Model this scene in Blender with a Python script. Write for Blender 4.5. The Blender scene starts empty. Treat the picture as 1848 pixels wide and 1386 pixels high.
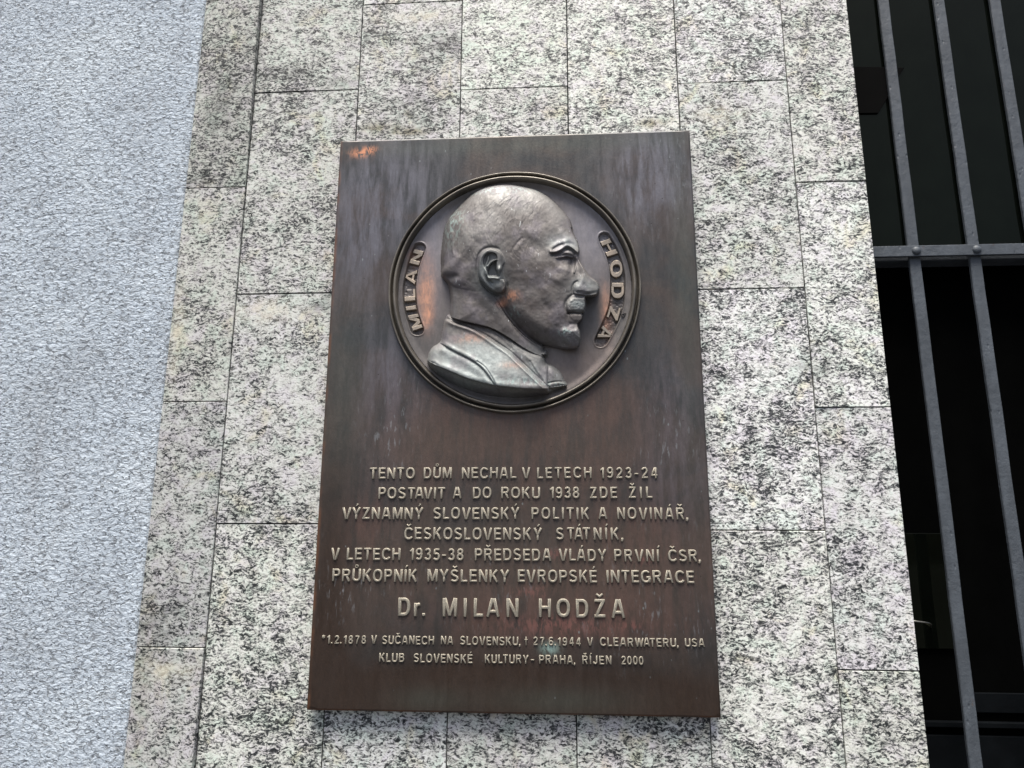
import bpy, bmesh, math, random
import numpy as np
from mathutils import Vector, Matrix
random.seed(7); RNG = np.random.RandomState(11)
S = bpy.context.scene
COL = S.collection
# ------------------------------------------------------------------ camera
ZB = 1.40                                   # height of the plaque's lower edge above the ground
FPX, PITCH, YAW, ROLL = 1309.7, 0.2140, -0.0650, 0.0039
CAM = np.array([0.374, -1.1419, 0.2432 + ZB])
def basis(p, y, r):
    cp, sp, cy, sy, cr, sr = math.cos(p), math.sin(p), math.cos(y), math.sin(y), math.cos(r), math.sin(r)
    f = np.array([sy*cp, cy*cp, sp]); rt = np.array([cy, -sy, 0.0]); up = np.cross(rt, f)
    return np.array([cr*rt + sr*up, -sr*rt + cr*up, f])
B = basis(PITCH, YAW, ROLL)
def at(px, py, y):
    """point of the place seen at photo position (px, py) on the vertical plane at depth y"""
    px = np.asarray(px, float); py = np.asarray(py, float); y = np.asarray(y, float)
    d = ((px-924)/FPX)[..., None]*B[0] - ((py-693)/FPX)[..., None]*B[1] + B[2]
    t = (y-CAM[1])/d[..., 1]
    return CAM + d*t[..., None]
cd = bpy.data.cameras.new('camera'); cam = bpy.data.objects.new('camera', cd); COL.objects.link(cam)
cam.matrix_world = Matrix(((B[0][0], B[1][0], -B[2][0], CAM[0]), (B[0][1], B[1][1], -B[2][1], CAM[1]),
                           (B[0][2], B[1][2], -B[2][2], CAM[2]), (0, 0, 0, 1)))
cd.sensor_width = 36; cd.lens = FPX/1848*36; cd.clip_end = 200; cd.clip_start = 0.02
S.camera = cam
# ------------------------------------------------------------------ light
SUN_EL, SUN_AZ = math.radians(72), math.radians(190)     # azimuth from +Y, clockwise: in front of the wall
w = bpy.data.worlds.new('World'); S.world = w; w.use_nodes = True
nt = w.node_tree; nt.nodes.clear()
sky = nt.nodes.new('ShaderNodeTexSky'); sky.sky_type = 'NISHITA'; sky.sun_disc = False
sky.sun_elevation = SUN_EL; sky.sun_rotation = SUN_AZ; sky.dust_density = 5.0; sky.air_density = .9; sky.ozone_density = .6
bg = nt.nodes.new('ShaderNodeBackground'); bg.inputs[1].default_value = 0.05
wo = nt.nodes.new('ShaderNodeOutputWorld'); nt.links.new(sky.outputs[0], bg.inputs[0]); nt.links.new(bg.outputs[0], wo.inputs[0])
sd = bpy.data.lights.new('sun', 'SUN'); sd.energy = 2.0; sd.angle = math.radians(34); sd.color = (1, .96, .895)
so = bpy.data.objects.new('sun', sd); COL.objects.link(so)
sdir = Vector((math.sin(SUN_AZ)*math.cos(SUN_EL), math.cos(SUN_AZ)*math.cos(SUN_EL), math.sin(SUN_EL)))
so.rotation_euler = sdir.to_track_quat('Z', 'Y').to_euler(); so.location = (0, -3, 5)
S.view_settings.view_transform = 'Standard'; S.view_settings.look = 'None'; S.view_settings.exposure = 1.68; S.view_settings.gamma = 1
S.render.engine = 'CYCLES'

# ------------------------------------------------------------------ node helper
class NB:
    def __init__(s, name):
        s.m = bpy.data.materials.new(name); s.m.use_nodes = True; s.t = s.m.node_tree; s.t.nodes.clear()
        s.out = s.t.nodes.new('ShaderNodeOutputMaterial'); s.p = s.t.nodes.new('ShaderNodeBsdfPrincipled')
        s.t.links.new(s.p.outputs[0], s.out.inputs[0])
        s.tc = s.t.nodes.new('ShaderNodeTexCoord')
    def n(s, k): return s.t.nodes.new('ShaderNode'+k)
    def put(s, sock, v):
        if isinstance(v, bpy.types.NodeSocket): s.t.links.new(v, sock)
        elif v is not None:
            if sock.type == 'RGBA' and len(v) == 3: v = (*v, 1)
            sock.default_value = v
    def math(s, op, a, b=None, c=None, clamp=False):
        n = s.n('Math'); n.operation = op; n.use_clamp = clamp
        for i, v in enumerate((a, b, c)):
            if v is not None: s.put(n.inputs[i], v)
        return n.outputs[0]
    def vmath(s, op, a, b=None):
        n = s.n('VectorMath'); n.operation = op; s.put(n.inputs[0], a)
        if b is not None: s.put(n.inputs[1], b)
        return n.outputs[0]
    def mapping(s, v, scale=(1, 1, 1), rot=(0, 0, 0), loc=(0, 0, 0)):
        n = s.n('Mapping'); s.put(n.inputs[0], v); s.put(n.inputs[1], loc); s.put(n.inputs[2], rot); s.put(n.inputs[3], scale); return n.outputs[0]
    def noise(s, v, scale, detail=3, rough=.5, dist=0, col=False):
        n = s.n('TexNoise'); s.put(n.inputs['Vector'], v); n.inputs['Scale'].default_value = scale
        n.inputs['Detail'].default_value = detail; n.inputs['Roughness'].default_value = rough; n.inputs['Distortion'].default_value = dist
        return n.outputs[1 if col else 0]
    def voro(s, v, scale, col=False, feat='F1', rnd=1):
        n = s.n('TexVoronoi'); n.feature = feat; s.put(n.inputs['Vector'], v); n.inputs['Scale'].default_value = scale
        n.inputs['Randomness'].default_value = rnd
        return n.outputs[1 if col else 0]
    def ramp(s, v, stops, interp='LINEAR'):
        n = s.n('ValToRGB'); n.color_ramp.interpolation = interp; e = n.color_ramp.elements
        while len(e) < len(stops): e.new(.5)
        for i, (p, c) in enumerate(stops):
            e[i].position = p; e[i].color = (*c, 1) if isinstance(c, tuple) else (c, c, c, 1)
        s.put(n.inputs[0], v); return n.outputs[0]
    def rmap(s, v, a, b, c=0, d=1, smooth=True):
        n = s.n('MapRange'); n.interpolation_type = 'SMOOTHSTEP' if smooth else 'LINEAR'
        s.put(n.inputs[0], v)
        for i, q in enumerate((a, b, c, d)): n.inputs[i+1].default_value = q
        return n.outputs[0]
    def mix(s, f, a, b, mode='MIX'):
        n = s.n('Mix'); n.data_type = 'RGBA'; n.blend_type = mode
        s.put(n.inputs[0], f); s.put(n.inputs[6], a); s.put(n.inputs[7], b); return n.outputs[2]
    def sep(s, v):
        n = s.n('SeparateXYZ'); s.put(n.inputs[0], v); return n.outputs
    def bump(s, h, dist, strength=1, normal=None):
        n = s.n('Bump'); n.inputs['Distance'].default_value = dist; n.inputs['Strength'].default_value = strength
        s.put(n.inputs['Height'], h)
        if normal is not None: s.put(n.inputs['Normal'], normal)
        return n.outputs[0]
    def blob(s, x, z, x0, z0, rx, rz):
        a = s.math('DIVIDE', s.math('SUBTRACT', x, x0), rx); b = s.math('DIVIDE', s.math('SUBTRACT', z, z0), rz)
        d = s.math('ADD', s.math('MULTIPLY', a, a), s.math('MULTIPLY', b, b))
        return s.math('EXPONENT', s.math('MULTIPLY', d, -1.0))
    def fin(s, color=None, rough=None, metal=None, normal=None, spec=None):
        for k, v in (('Base Color', color), ('Roughness', rough), ('Metallic', metal), ('Normal', normal), ('Specular IOR Level', spec)):
            if v is not None: s.put(s.p.inputs[k], v)
        return s.m

PX, PZ = 0.0, ZB                       # plaque local origin = lower left corner of the plate on the wall
YP = -0.020                            # front face of the plate
def loc(px, py, y=YP):
    q = at(px, py, y); return float(q[0]), float(q[2]-ZB)

def mat_granite():
    k = NB('speckled_granite')
    oi = k.n('ObjectInfo'); rnd = oi.outputs['Random']
    off = k.n('CombineXYZ'); k.put(off.inputs[0], k.math('MULTIPLY', rnd, 37.)); k.put(off.inputs[1], k.math('MULTIPLY', rnd, 71.)); k.put(off.inputs[2], k.math('MULTIPLY', rnd, 53.))
    v = k.vmath('ADD', k.tc.outputs['Object'], off.outputs[0])
    wv = k.noise(v, 60, 2, .5, 0, True)
    vd = k.vmath('ADD', v, k.vmath('SCALE', k.vmath('SUBTRACT', wv, (.5, .5, .5))))
    sc = vd.node.inputs[1].links[0].from_node; sc.inputs['Scale'].default_value = .012
    vs = k.mapping(vd, scale=(1, 1, 1.9), rot=(0, math.radians(-14), 0))
    big = k.noise(v, 11, 3, .6, .6)
    mid = k.noise(vs, 46, 2, .5, .3)
    fine = k.noise(vs, 190, 3, .64, 1.0)
    cell = k.sep(k.voro(vs, 230, True))[0]
    t = k.math('ADD', k.math('MULTIPLY', fine, 1.0), k.math('MULTIPLY', k.math('SUBTRACT', cell, .5), .30))
    t = k.math('ADD', t, k.math('MULTIPLY', k.math('SUBTRACT', mid, .5), .36))
    t = k.math('ADD', t, k.math('MULTIPLY', k.math('SUBTRACT', big, .5), .42))
    t = k.math('ADD', t, k.math('MULTIPLY', k.math('SUBTRACT', rnd, .5), .06))
    c = k.ramp(t, [(.28, (.026, .029, .031)), (.36, (.085, .09, .09)), (.41, (.25, .255, .25)), (.46, (.52, .525, .495)), (.54, (.80, .80, .75)), (.67, (.95, .96, .915))])
    # feldspar tints: cool green grey, lilac, cream
    hue = k.noise(v, 34, 3, .6, .5)
    c = k.mix(k.rmap(hue, .50, .66), c, k.mix(1.0, c, (.97, .93, 1.0), 'MULTIPLY'))
    c = k.mix(k.rmap(hue, .50, .34), c, k.mix(1.0, c, (.93, 1.0, .965), 'MULTIPLY'))
    rust = k.noise(k.vmath('ADD', v, (5, 3, 1)), 16, 4, .6, .8)
    c = k.mix(k.rmap(rust, .56, .72, 0, .75), c, k.mix(1.0, c, (1.0, .95, .78), 'MULTIPLY'))
    # thin dark biotite threads
    th = k.noise(vs, 120, 2, .5, 2.2)
    ln = k.math('ABSOLUTE', k.math('SUBTRACT', th, .5))
    lm = k.math('MULTIPLY', k.rmap(ln, .018, .0, 0, 1), k.rmap(mid, .62, .40, .1, .85))
    c = k.mix(lm, c, (.06, .063, .066))
    c = k.mix(1.0, c, (.965, .985, 1.0), 'MULTIPLY')
    c = k.mix(1.0, c, oi.outputs['Color'], 'MULTIPLY')
    # run-off and damp stains where they sit on the wall
    geo = k.n('NewGeometry'); WX, WY, WZ = k.sep(geo.outputs['Position'])
    def ST(px, py, rx, rz):
        p = at(px, py, 0); return k.blob(WX, WZ, float(p[0]), float(p[2]), rx/1150, rz/1150)
    def add(*a):
        r = a[0]
        for q_ in a[1:]: r = k.math('ADD', r, q_)
        return k.math('MINIMUM', r, 1)
    gn = k.noise(geo.outputs['Position'], 45, 4, .6)
    olive = add(ST(690, 232, 48, 14), ST(1175, 222, 30, 12), ST(745, 238, 40, 8), k.math('MULTIPLY', ST(262, 1200, 14, 120), .5))
    c = k.mix(k.math('MULTIPLY', olive, k.rmap(gn, .35, .6, .25, .85)), c, k.mix(1.0, c, (.42, .37, .24), 'MULTIPLY'))
    dark = add(ST(580, 553, 34, 16), ST(800, 80, 48, 34), ST(740, 200, 60, 40), ST(395, 205, 30, 60), ST(360, 325, 26, 16), ST(1470, 665, 40, 24), ST(300, 1120, 44, 50), ST(610, 150, 40, 12), ST(520, 130, 60, 16))
    c = k.mix(k.math('MULTIPLY', dark, k.rmap(gn, .40, .58, .2, .8)), c, k.mix(1.0, c, (.40, .41, .42), 'MULTIPLY'))
    cream = add(ST(300, 1210, 45, 14), ST(1300, 205, 40, 16), ST(320, 600, 10, 80), ST(760, 30, 60, 14), ST(480, 560, 50, 20))
    c = k.mix(k.math('MULTIPLY', cream, k.rmap(gn, .38, .6, .1, .6)), c, (.72, .67, .53))
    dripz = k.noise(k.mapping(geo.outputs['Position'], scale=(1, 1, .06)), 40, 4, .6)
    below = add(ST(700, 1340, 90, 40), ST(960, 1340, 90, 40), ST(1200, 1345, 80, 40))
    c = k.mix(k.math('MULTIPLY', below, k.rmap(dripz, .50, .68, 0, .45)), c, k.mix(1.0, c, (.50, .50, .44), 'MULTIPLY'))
    n1 = k.bump(fine, .0012, .45)
    n2 = k.bump(k.noise(v, 420, 2, .6), .0004, .5, n1)
    return k.fin(c, .62, 0, n2, .35)

def mat_joint():
    k = NB('dark_mortar'); o = k.tc.outputs['Object']
    c = k.ramp(k.noise(o, 60, 4, .6), [(.3, (.018, .018, .018)), (.7, (.07, .066, .058))])
    return k.fin(c, .95, 0, k.bump(k.noise(o, 200, 3), .001, .6), .1)

def mat_plaster():
    k = NB('grey_roughcast_render'); o = k.tc.outputs['Object']
    big = k.noise(o, 5, 3, .55, .4)
    c = k.ramp(big, [(.3, (.44, .495, .55)), (.5, (.505, .575, .645)), (.7, (.56, .63, .69))])
    g = k.noise(o, 55, 4, .6)
    c = k.mix(k.rmap(g, .52, .72, 0, .35), c, (.46, .49, .51))
    X, Y_, Z = k.sep(o)
    dark_ul = k.math('MULTIPLY', k.blob(X, Z, -1.56+.8+.15, 2.75, .45, .55), k.rmap(k.noise(o, 9, 4, .6), .3, .7, .5, 1))  # tone darkens toward the upper left of the coat
    c = k.mix(k.math('MULTIPLY', dark_ul, .6), c, (.27, .26, .285))
    stre = k.noise(k.mapping(o, scale=(1, 1, .12)), 26, 4, .6)
    c = k.mix(k.rmap(stre, .5, .75, 0, .35), c, (.38, .40, .43))
    w_ = k.noise(o, 120, 2, .5, 0, True)
    vv = k.vmath('ADD', o, k.vmath('MULTIPLY', k.vmath('SUBTRACT', w_, (.5, .5, .5)), (.006, .006, .006)))
    vp = k.mapping(vv, scale=(1, 1, 1.7), rot=(0, -.32, 0))
    h1 = k.noise(vp, 125, 4, .62, .4)
    h2 = k.noise(o, 90, 3, .55)
    pits = k.rmap(k.noise(k.vmath('ADD', vp, (3, 1, 2)), 130, 3, .55, .9), .46, .35, 0, 1)
    c = k.mix(k.math('MULTIPLY', pits, .6), c, (.12, .125, .14))
    h = k.math('SUBTRACT', k.math('ADD', h1, k.math('MULTIPLY', h2, .8)), k.math('MULTIPLY', pits, .5))
    return k.fin(c, .88, 0, k.bump(h, .0050, 1.0), .2)

def mat_bronze(name, base, dark, rough, kind='plate'):
    k = NB(name); o = k.tc.outputs['Object']; X, Y_, Z = k.sep(o)
    vs = k.mapping(o, scale=(1, 1, .16))
    st = k.noise(vs, 75, 5, .65, .3)           # vertical rain streaks
    cl = k.noise(k.vmath('ADD', o, (1.3, 0, .4)), 9, 4, .6, .5)
    sp = k.noise(k.mapping(o, scale=(1, 1, .38)), 230, 3, .6, .4)
    c = k.mix(k.rmap(cl, .38, .62), dark, base)
    h = k.noise(o, 14, 4, .6, .3)
    if kind == 'plate':
        # broad sheets of patina, each where it sits on the plate; then darker brown toward the foot
        red = None
        def M(px, py, rx, rz):
            x0, z0 = loc(px, py); return k.blob(X, Z, x0, z0, rx/1150, rz/1150)
        def addm(*a):
            r = a[0]
            for q in a[1:]: r = k.math('ADD', r, q)
            return k.math('MINIMUM', r, 1)
        lil = addm(M(720, 340, 95, 120), M(650, 420, 60, 130), M(1185, 300, 55, 70), M(1170, 330, 80, 90), M(700, 700, 60, 120), M(1215, 800, 50, 130))
        c = k.mix(k.math('MULTIPLY', lil, k.rmap(st, .34, .66, .1, .8)), c, (.115, .116, .140))
        redm = addm(M(930, 790, 270, 110), M(1010, 1060, 300, 60), M(1010, 1130, 200, 30), M(660, 960, 60, 60), M(1130, 960, 120, 50))
        c = k.mix(k.math('MULTIPLY', redm, k.rmap(st, .34, .62, .1, .75)), c, (.118, .064, .052))
        olv = addm(M(900, 800, 300, 70), M(930, 1010, 380, 90))
        c = k.mix(k.math('MULTIPLY', olv, .6), c, (.088, .068, .054))
        brn = addm(M(900, 1250, 480, 75), M(590, 1100, 40, 300), M(930, 1290, 500, 60))
        c = k.mix(k.math('MULTIPLY', brn, .85), c, (.036, .022, .015))
        grn = addm(M(900, 262, 420, 18), M(1235, 500, 22, 300), M(770, 1262, 60, 20), M(1010, 1265, 120, 22), M(620, 700, 40, 150))
        c = k.mix(k.math('MULTIPLY', grn, .35), c, (.070, .085, .072))
        pink = addm(M(1010, 1128, 90, 14), M(1005, 1000, 22, 8), M(1165, 1010, 18, 10), M(960, 1068, 30, 8), M(1140, 1130, 18, 8))
        c = k.mix(k.math('MULTIPLY', pink, k.rmap(sp, .42, .60, 0, .45)), c, (.26, .11, .095))
        # pale verdigris drips, more of them at the sides
        drip = k.noise(k.mapping(o, scale=(1, 1, .22)), 210, 3, .6, .2)
        dm = addm(M(1190, 330, 70, 90), M(1205, 830, 50, 110), M(705, 760, 50, 110), M(1180, 1120, 70, 60), M(620, 1080, 50, 40), k.math('MULTIPLY', M(930, 1060, 330, 90), .45))
        dk = k.math('MULTIPLY', k.rmap(drip, .57, .68), k.math('MULTIPLY', dm, k.rmap(h, .42, .6)))
        c = k.mix(k.math('MULTIPLY', dk, .65), c, (.22, .23, .24))
        pit = k.rmap(k.voro(k.vmath('ADD', o, (.2, 0, .7)), 48), .07, .04); psel = k.rmap(k.noise(o, 31, 2), .54, .60)
        c = k.mix(k.math('MULTIPLY', k.math('MULTIPLY', pit, psel), .7), c, (.022, .017, .014))
        spot = k.rmap(k.voro(k.mapping(o, scale=(1, 1, .6)), 62), .10, .045)
        sel = k.rmap(k.noise(o, 23, 2), .55, .62)
        c = k.mix(k.math('MULTIPLY', k.math('MULTIPLY', spot, sel), .6), c, (.22, .25, .25))
        cop = addm(M(651, 276, 19, 9), M(668, 270, 12, 7))
        c = k.mix(k.math('MULTIPLY', cop, k.rmap(sp, .38, .56)), c, (.55, .24, .13))
        edge = addm(k.rmap(X, .0075, .001), k.math('MULTIPLY', k.rmap(Z, .0035, .0005), .8))
        c = k.mix(k.math('MULTIPLY', edge, k.rmap(k.noise(o, 22, 3), .42, .6, .1, .6)), c, (.20, .085, .04))
        green = M(992, 1170, 14, 9)
        c = k.mix(k.math('MULTIPLY', green, k.rmap(sp, .35, .5, .2, .9)), c, (.28, .40, .36))
    if kind == 'field':
        def M(px, py, rx, rz):
            x0, z0 = loc(px, py, -.017); return k.blob(X, Z, x0, z0, rx/1120, rz/1120)
        lil = k.math('MINIMUM', k.math('ADD', M(1060, 420, 60, 90), M(780, 430, 30, 130)), 1)
        c = k.mix(k.math('MULTIPLY', lil, .65), c, (.26, .25, .275))
        cop = k.math('MINIMUM', k.math('ADD', k.math('ADD', M(768, 520, 15, 50), M(771, 575, 10, 22)), k.math('MULTIPLY', k.math('ADD', M(1094, 560, 9, 55), M(745, 470, 12, 20)), .55)), 1)
        c = k.mix(k.math('MULTIPLY', cop, k.math('MULTIPLY', k.rmap(h, .34, .58, .1, 1), k.rmap(sp, .25, .6, .5, 1))), c, (.52, .27, .175))
        c = k.mix(k.math('MULTIPLY', M(1060, 660, 70, 50), .5), c, (.17, .13, .115))
    if kind == 'portrait':
        def M(px, py, rx, rz):
            x0, z0 = loc(px, py, -.04); return k.blob(X, Z, x0, z0, rx/1120, rz/1120)
        def addm(*a):
            r = a[0]
            for q in a[1:]: r = k.math('ADD', r, q)
            return k.math('MINIMUM', r, 1)
        # highlights painted in as pale bronze on crown, brow, nose, moustache, chin, ear and shoulders; brown patina on cheek, jaw and nape
        brown = addm(M(930, 520, 75, 75), M(960, 590, 75, 40), M(840, 470, 40, 30), M(820, 500, 22, 26), M(800, 440, 14, 40), M(990, 500, 30, 30), k.math('MULTIPLY', M(870, 540, 60, 40), .5))
        c = k.mix(k.math('MULTIPLY', brown, k.rmap(h, .30, .62, .9, .45)), c, (.056, .045, .043))
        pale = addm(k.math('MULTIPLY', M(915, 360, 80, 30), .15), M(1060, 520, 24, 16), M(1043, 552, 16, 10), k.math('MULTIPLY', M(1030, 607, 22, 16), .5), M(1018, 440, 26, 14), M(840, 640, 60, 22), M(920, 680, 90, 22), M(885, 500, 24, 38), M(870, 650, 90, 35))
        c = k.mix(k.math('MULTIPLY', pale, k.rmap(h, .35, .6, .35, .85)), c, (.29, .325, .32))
        lil = k.rmap(k.noise(k.vmath('ADD', o, (.3, .9, .1)), 26, 3, .6), .48, .64, 0, .55)
        c = k.mix(lil, c, (.165, .150, .165))
        cop = addm(M(923, 535, 13, 9), M(905, 545, 8, 6), k.math('MULTIPLY', M(850, 610, 25, 9), .4), k.math('MULTIPLY', M(925, 660, 20, 6), .35))
        c = k.mix(k.math('MULTIPLY', cop, k.rmap(sp, .35, .55, .15, .9)), c, (.50, .25, .16))
        ver = addm(M(930, 562, 10, 8), M(1020, 600, 12, 8), M(950, 690, 60, 6), M(815, 398, 20, 40), M(900, 340, 60, 8))
        c = k.mix(k.math('MULTIPLY', ver, k.rmap(sp, .46, .60, 0, .5)), c, (.30, .42, .39))
        drip = k.noise(k.mapping(o, scale=(1, 1, .25)), 260, 3, .6, .2)
        c = k.mix(k.math('MULTIPLY', k.rmap(drip, .68, .74), .6), c, (.50, .53, .53))
    c = k.mix(k.rmap(sp, .35, .70, .0, .35), c, k.mix(1.0, c, (1.5, 1.5, 1.5), 'MULTIPLY'))
    r = k.rmap(st, .3, .7, rough-.07, rough+.12)
    nrm = k.bump(k.noise(o, 260, 4, .6), .0005, .35, k.bump(k.noise(o, 30, 3), .0012, .35))
    return k.fin(c, r, .35 if kind != 'letter' else .55, nrm, .5)

def mat_paint(name, c, rough, spec=.4):
    k = NB(name); o = k.tc.outputs['Object']
    g = k.noise(k.mapping(o, scale=(1, 1, .3)), 40, 4, .6)
    cc = k.mix(k.rmap(g, .35, .7), tuple(x*.82 for x in c), tuple(min(1, x*1.12) for x in c))
    ch = k.rmap(k.noise(o, 130, 3, .6), .66, .72, 0, .5)
    cc = k.mix(ch, cc, tuple(x*.45 for x in c))
    rust = k.rmap(k.noise(k.vmath('ADD', o, (2, 1, 0)), 55, 5, .7), .64, .70, 0, .6)
    cc = k.mix(rust, cc, (.075, .050, .038))
    ring = k.voro(k.mapping(o, scale=(1, 1, .5)), 70)
    return k.fin(cc, rough, 0, k.bump(k.math('ADD', k.noise(o, 60, 4, .65), k.math('MULTIPLY', k.rmap(ring, .0, .16), .5)), .0022, .7), spec)
def mat_plain(name, c, rough, metal=0, spec=.5, bs=0):
    k = NB(name); o = k.tc.outputs['Object']; g = k.noise(o, 18, 4, .6)
    cc = k.mix(k.rmap(g, .3, .7), tuple(x*.75 for x in c), tuple(x*1.2 for x in c))
    return k.fin(cc, rough, metal, k.bump(k.noise(o, 120, 3), .0006, bs) if bs else None, spec)

M_GR = mat_granite(); M_JT = mat_joint(); M_PL = mat_plaster()
M_PLATE = mat_bronze('brown_bronze_plate', (.064, .051, .044), (.040, .041, .041), .40, 'plate')
M_FIELD = mat_bronze('bronze_field', (.135, .120, .112), (.090, .084, .080), .42, 'field')
M_PORT = mat_bronze('highlighted_bronze_portrait', (.19, .183, .175), (.115, .105, .10), .58, 'portrait')
M_RING = mat_bronze('rubbed_bronze_ring', (.165, .148, .122), (.095, .086, .073), .34, 'ring')
M_LET = mat_bronze('rubbed_bronze_letters', (.43, .385, .30), (.31, .29, .24), .42, 'letter')
M_MLET = mat_bronze('bronze_band_letters', (.36, .30, .24), (.27, .235, .195), .5, 'letter')
M_BAR = mat_paint('blue_grey_iron_paint', (.072, .084, .098), .55)
M_BLK = mat_plain('black_paint', (.0012, .0012, .0012), .7, 0, .03)
M_DK = mat_plain('dark_olive_panel', (.0022, .0030, .0022), .05, 0, .16)
M_DK.node_tree.nodes['Principled BSDF'].inputs['Specular Tint'].default_value = (.95, 1, .72, 1)
M_DK2 = mat_plain('dark_interior', (.0012, .0013, .0012), .8, 0, .02)
M_STN = mat_plain('dark_wet_stone', (.004, .005, .006), .8, 0, .04, .4)
M_ST = mat_plain('worn_steel', (.35, .34, .30), .35, 1)

# ------------------------------------------------------------------ object helpers
def link(name, me, mat, parent=None, loc_=None, smooth=False):
    o = bpy.data.objects.new(name, me); COL.objects.link(o)
    if mat is not None and len(me.materials) == 0: me.materials.append(mat)
    if parent is not None: o.parent = parent
    if loc_ is not None: o.location = loc_
    if smooth: me.polygons.foreach_set('use_smooth', [True]*len(me.polygons))
    return o
def empty(name, loc_, **kw):
    o = bpy.data.objects.new(name, None); COL.objects.link(o); o.location = loc_; o.empty_display_size = .05
    for a, v in kw.items(): o[a] = v
    return o
def box_bm(bm, x0, x1, y0, y1, z0, z1):
    vs = [bm.verts.new(p) for p in ((x0, y0, z0), (x1, y0, z0), (x1, y1, z0), (x0, y1, z0), (x0, y0, z1), (x1, y0, z1), (x1, y1, z1), (x0, y1, z1))]
    for f in ((0, 3, 2, 1), (4, 5, 6, 7), (0, 1, 5, 4), (1, 2, 6, 5), (2, 3, 7, 6), (3, 0, 4, 7)): bm.faces.new([vs[i] for i in f])
    return vs
def mesh_of(bm, name, bev=0, seg=1):
    if bev:
        bmesh.ops.bevel(bm, geom=bm.edges[:], offset=bev, segments=seg, affect='EDGES', profile=.6)
    me = bpy.data.meshes.new(name); bm.to_mesh(me); bm.free(); return me
def box(name, x0, x1, y0, y1, z0, z1, mat, parent=None, bev=0, seg=1, org=(0, 0, 0)):
    bm = bmesh.new(); box_bm(bm, x0-org[0], x1-org[0], y0-org[1], y1-org[1], z0-org[2], z1-org[2])
    return link(name, mesh_of(bm, name, bev, seg), mat, parent)
def grid_mesh(name, V, keep=None):
    """V: (rows, cols, 3); keep: bool mask of cells"""
    r, c = V.shape[:2]; idx = np.arange(r*c).reshape(r, c)
    q = np.stack([idx[:-1, :-1], idx[1:, :-1], idx[1:, 1:], idx[:-1, 1:]], -1).reshape(-1, 4)
    if keep is not None: q = q[keep.reshape(-1)]
    used = np.unique(q); mp = np.zeros(r*c, int); mp[used] = np.arange(len(used))
    v = V.reshape(-1, 3)[used]; q = mp[q]
    me = bpy.data.meshes.new(name); me.vertices.add(len(v)); me.vertices.foreach_set('co', v.astype(np.float32).ravel())
    me.loops.add(q.size); me.loops.foreach_set('vertex_index', q.astype(np.int32).ravel())
    me.polygons.add(len(q)); me.polygons.foreach_set('loop_start', np.arange(0, q.size, 4, dtype=np.int32))
    me.polygons.foreach_set('use_smooth', np.ones(len(q), bool)); me.update(calc_edges=True); me.validate(); return me

# ------------------------------------------------------------------ granite wall
wall = empty('granite_wall', (0.3, 0, 0)); wall['kind'] = 'structure'
def wx(px, py): return float(at(px, py, 0)[0])
def wz(px, py): return float(at(px, py, 0)[2])
JX = [wx((a+b)/2, 693) for a, b in ((370, 225), (475, 351), (656, 579.5), (836, 804), (1021, 1043), (1215, 1286), (1407, 1528), (1527, 1680))]
HJ = [
 [(395, 3), (385, 340), (354, 725), (305, 1168)],
 [(550, 165), (514, 530), (482, 945)],
 [(745, 5), (720, 372), (715, 765), (690, 1200)],
 [(930, 159), (930, 532), (930, 948)],
 [(1120, -28), (1125, 335), (1130, 738), (1150, 1180)],
 [(1320, 148), (1355, 521), (1388, 957)],
 [(1498, 328), (1535, 735), (1588, 1210)],
]
backing = box('mortar_bed', JX[0]+.002-.3, JX[-1]-.003-.3, .006, .045, .35, 3.3, M_JT, wall)
for ci, hj in enumerate(HJ):
    x0, x1 = JX[ci], JX[ci+1]
    zs = [wz(*p) for p in hj]
    step = abs(zs[0]-zs[1]); zs = [zs[0]+2*step, zs[0]+step] + zs; step = abs(zs[-2]-zs[-1]); zs += [zs[-1]-step, zs[-1]-2*step]
    for ri in range(len(zs)-1):
        zt, zb = zs[ri], zs[ri+1]
        g = .0007 + .0004*random.random()
        bm = bmesh.new(); xc, zc = (x0+x1)/2, (zt+zb)/2
        vs = box_bm(bm, x0-xc+g, x1-xc-g, -.0, .030, zb-zc+g, zt-zc-g)
        # laid by hand: faces stand slightly proud or lean
        base = -random.random()*.0012
        tx, tz = (random.random()-.5)*.0012, (random.random()-.5)*.0012
        if ci == 0: base -= .0015
        for v in vs:
            if v.co.y < .01: v.co.y = base + tx*(1 if v.co.x > 0 else -1) + tz*(1 if v.co.z > 0 else -1)
        if ci == 0 and ri in (2, 5):              # two edge slabs stand out by their right side
            for v in vs:
                if v.co.y < .01 and v.co.x > 0:
                    v.co.y -= (.012 if (v.co.z > 0) == (ri == 2) else .001)
        if ci == 0 and ri == 1:
            for v in vs:
                if v.co.y < .01 and v.co.x > 0: v.co.y -= .010
        me = mesh_of(bm, 'stone_slab', .0007, 1)
        o = link('stone_slab', me, M_GR, wall, (xc-.3, 0, zc))
        g_ = (.70, .86, .88, .95, .98, 1.0, 1.0)[ci]*(1-.17*random.random()); o.color = (g_, g_*(1-.02*random.random()), g_*(1-.05*random.random()), 1)

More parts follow.
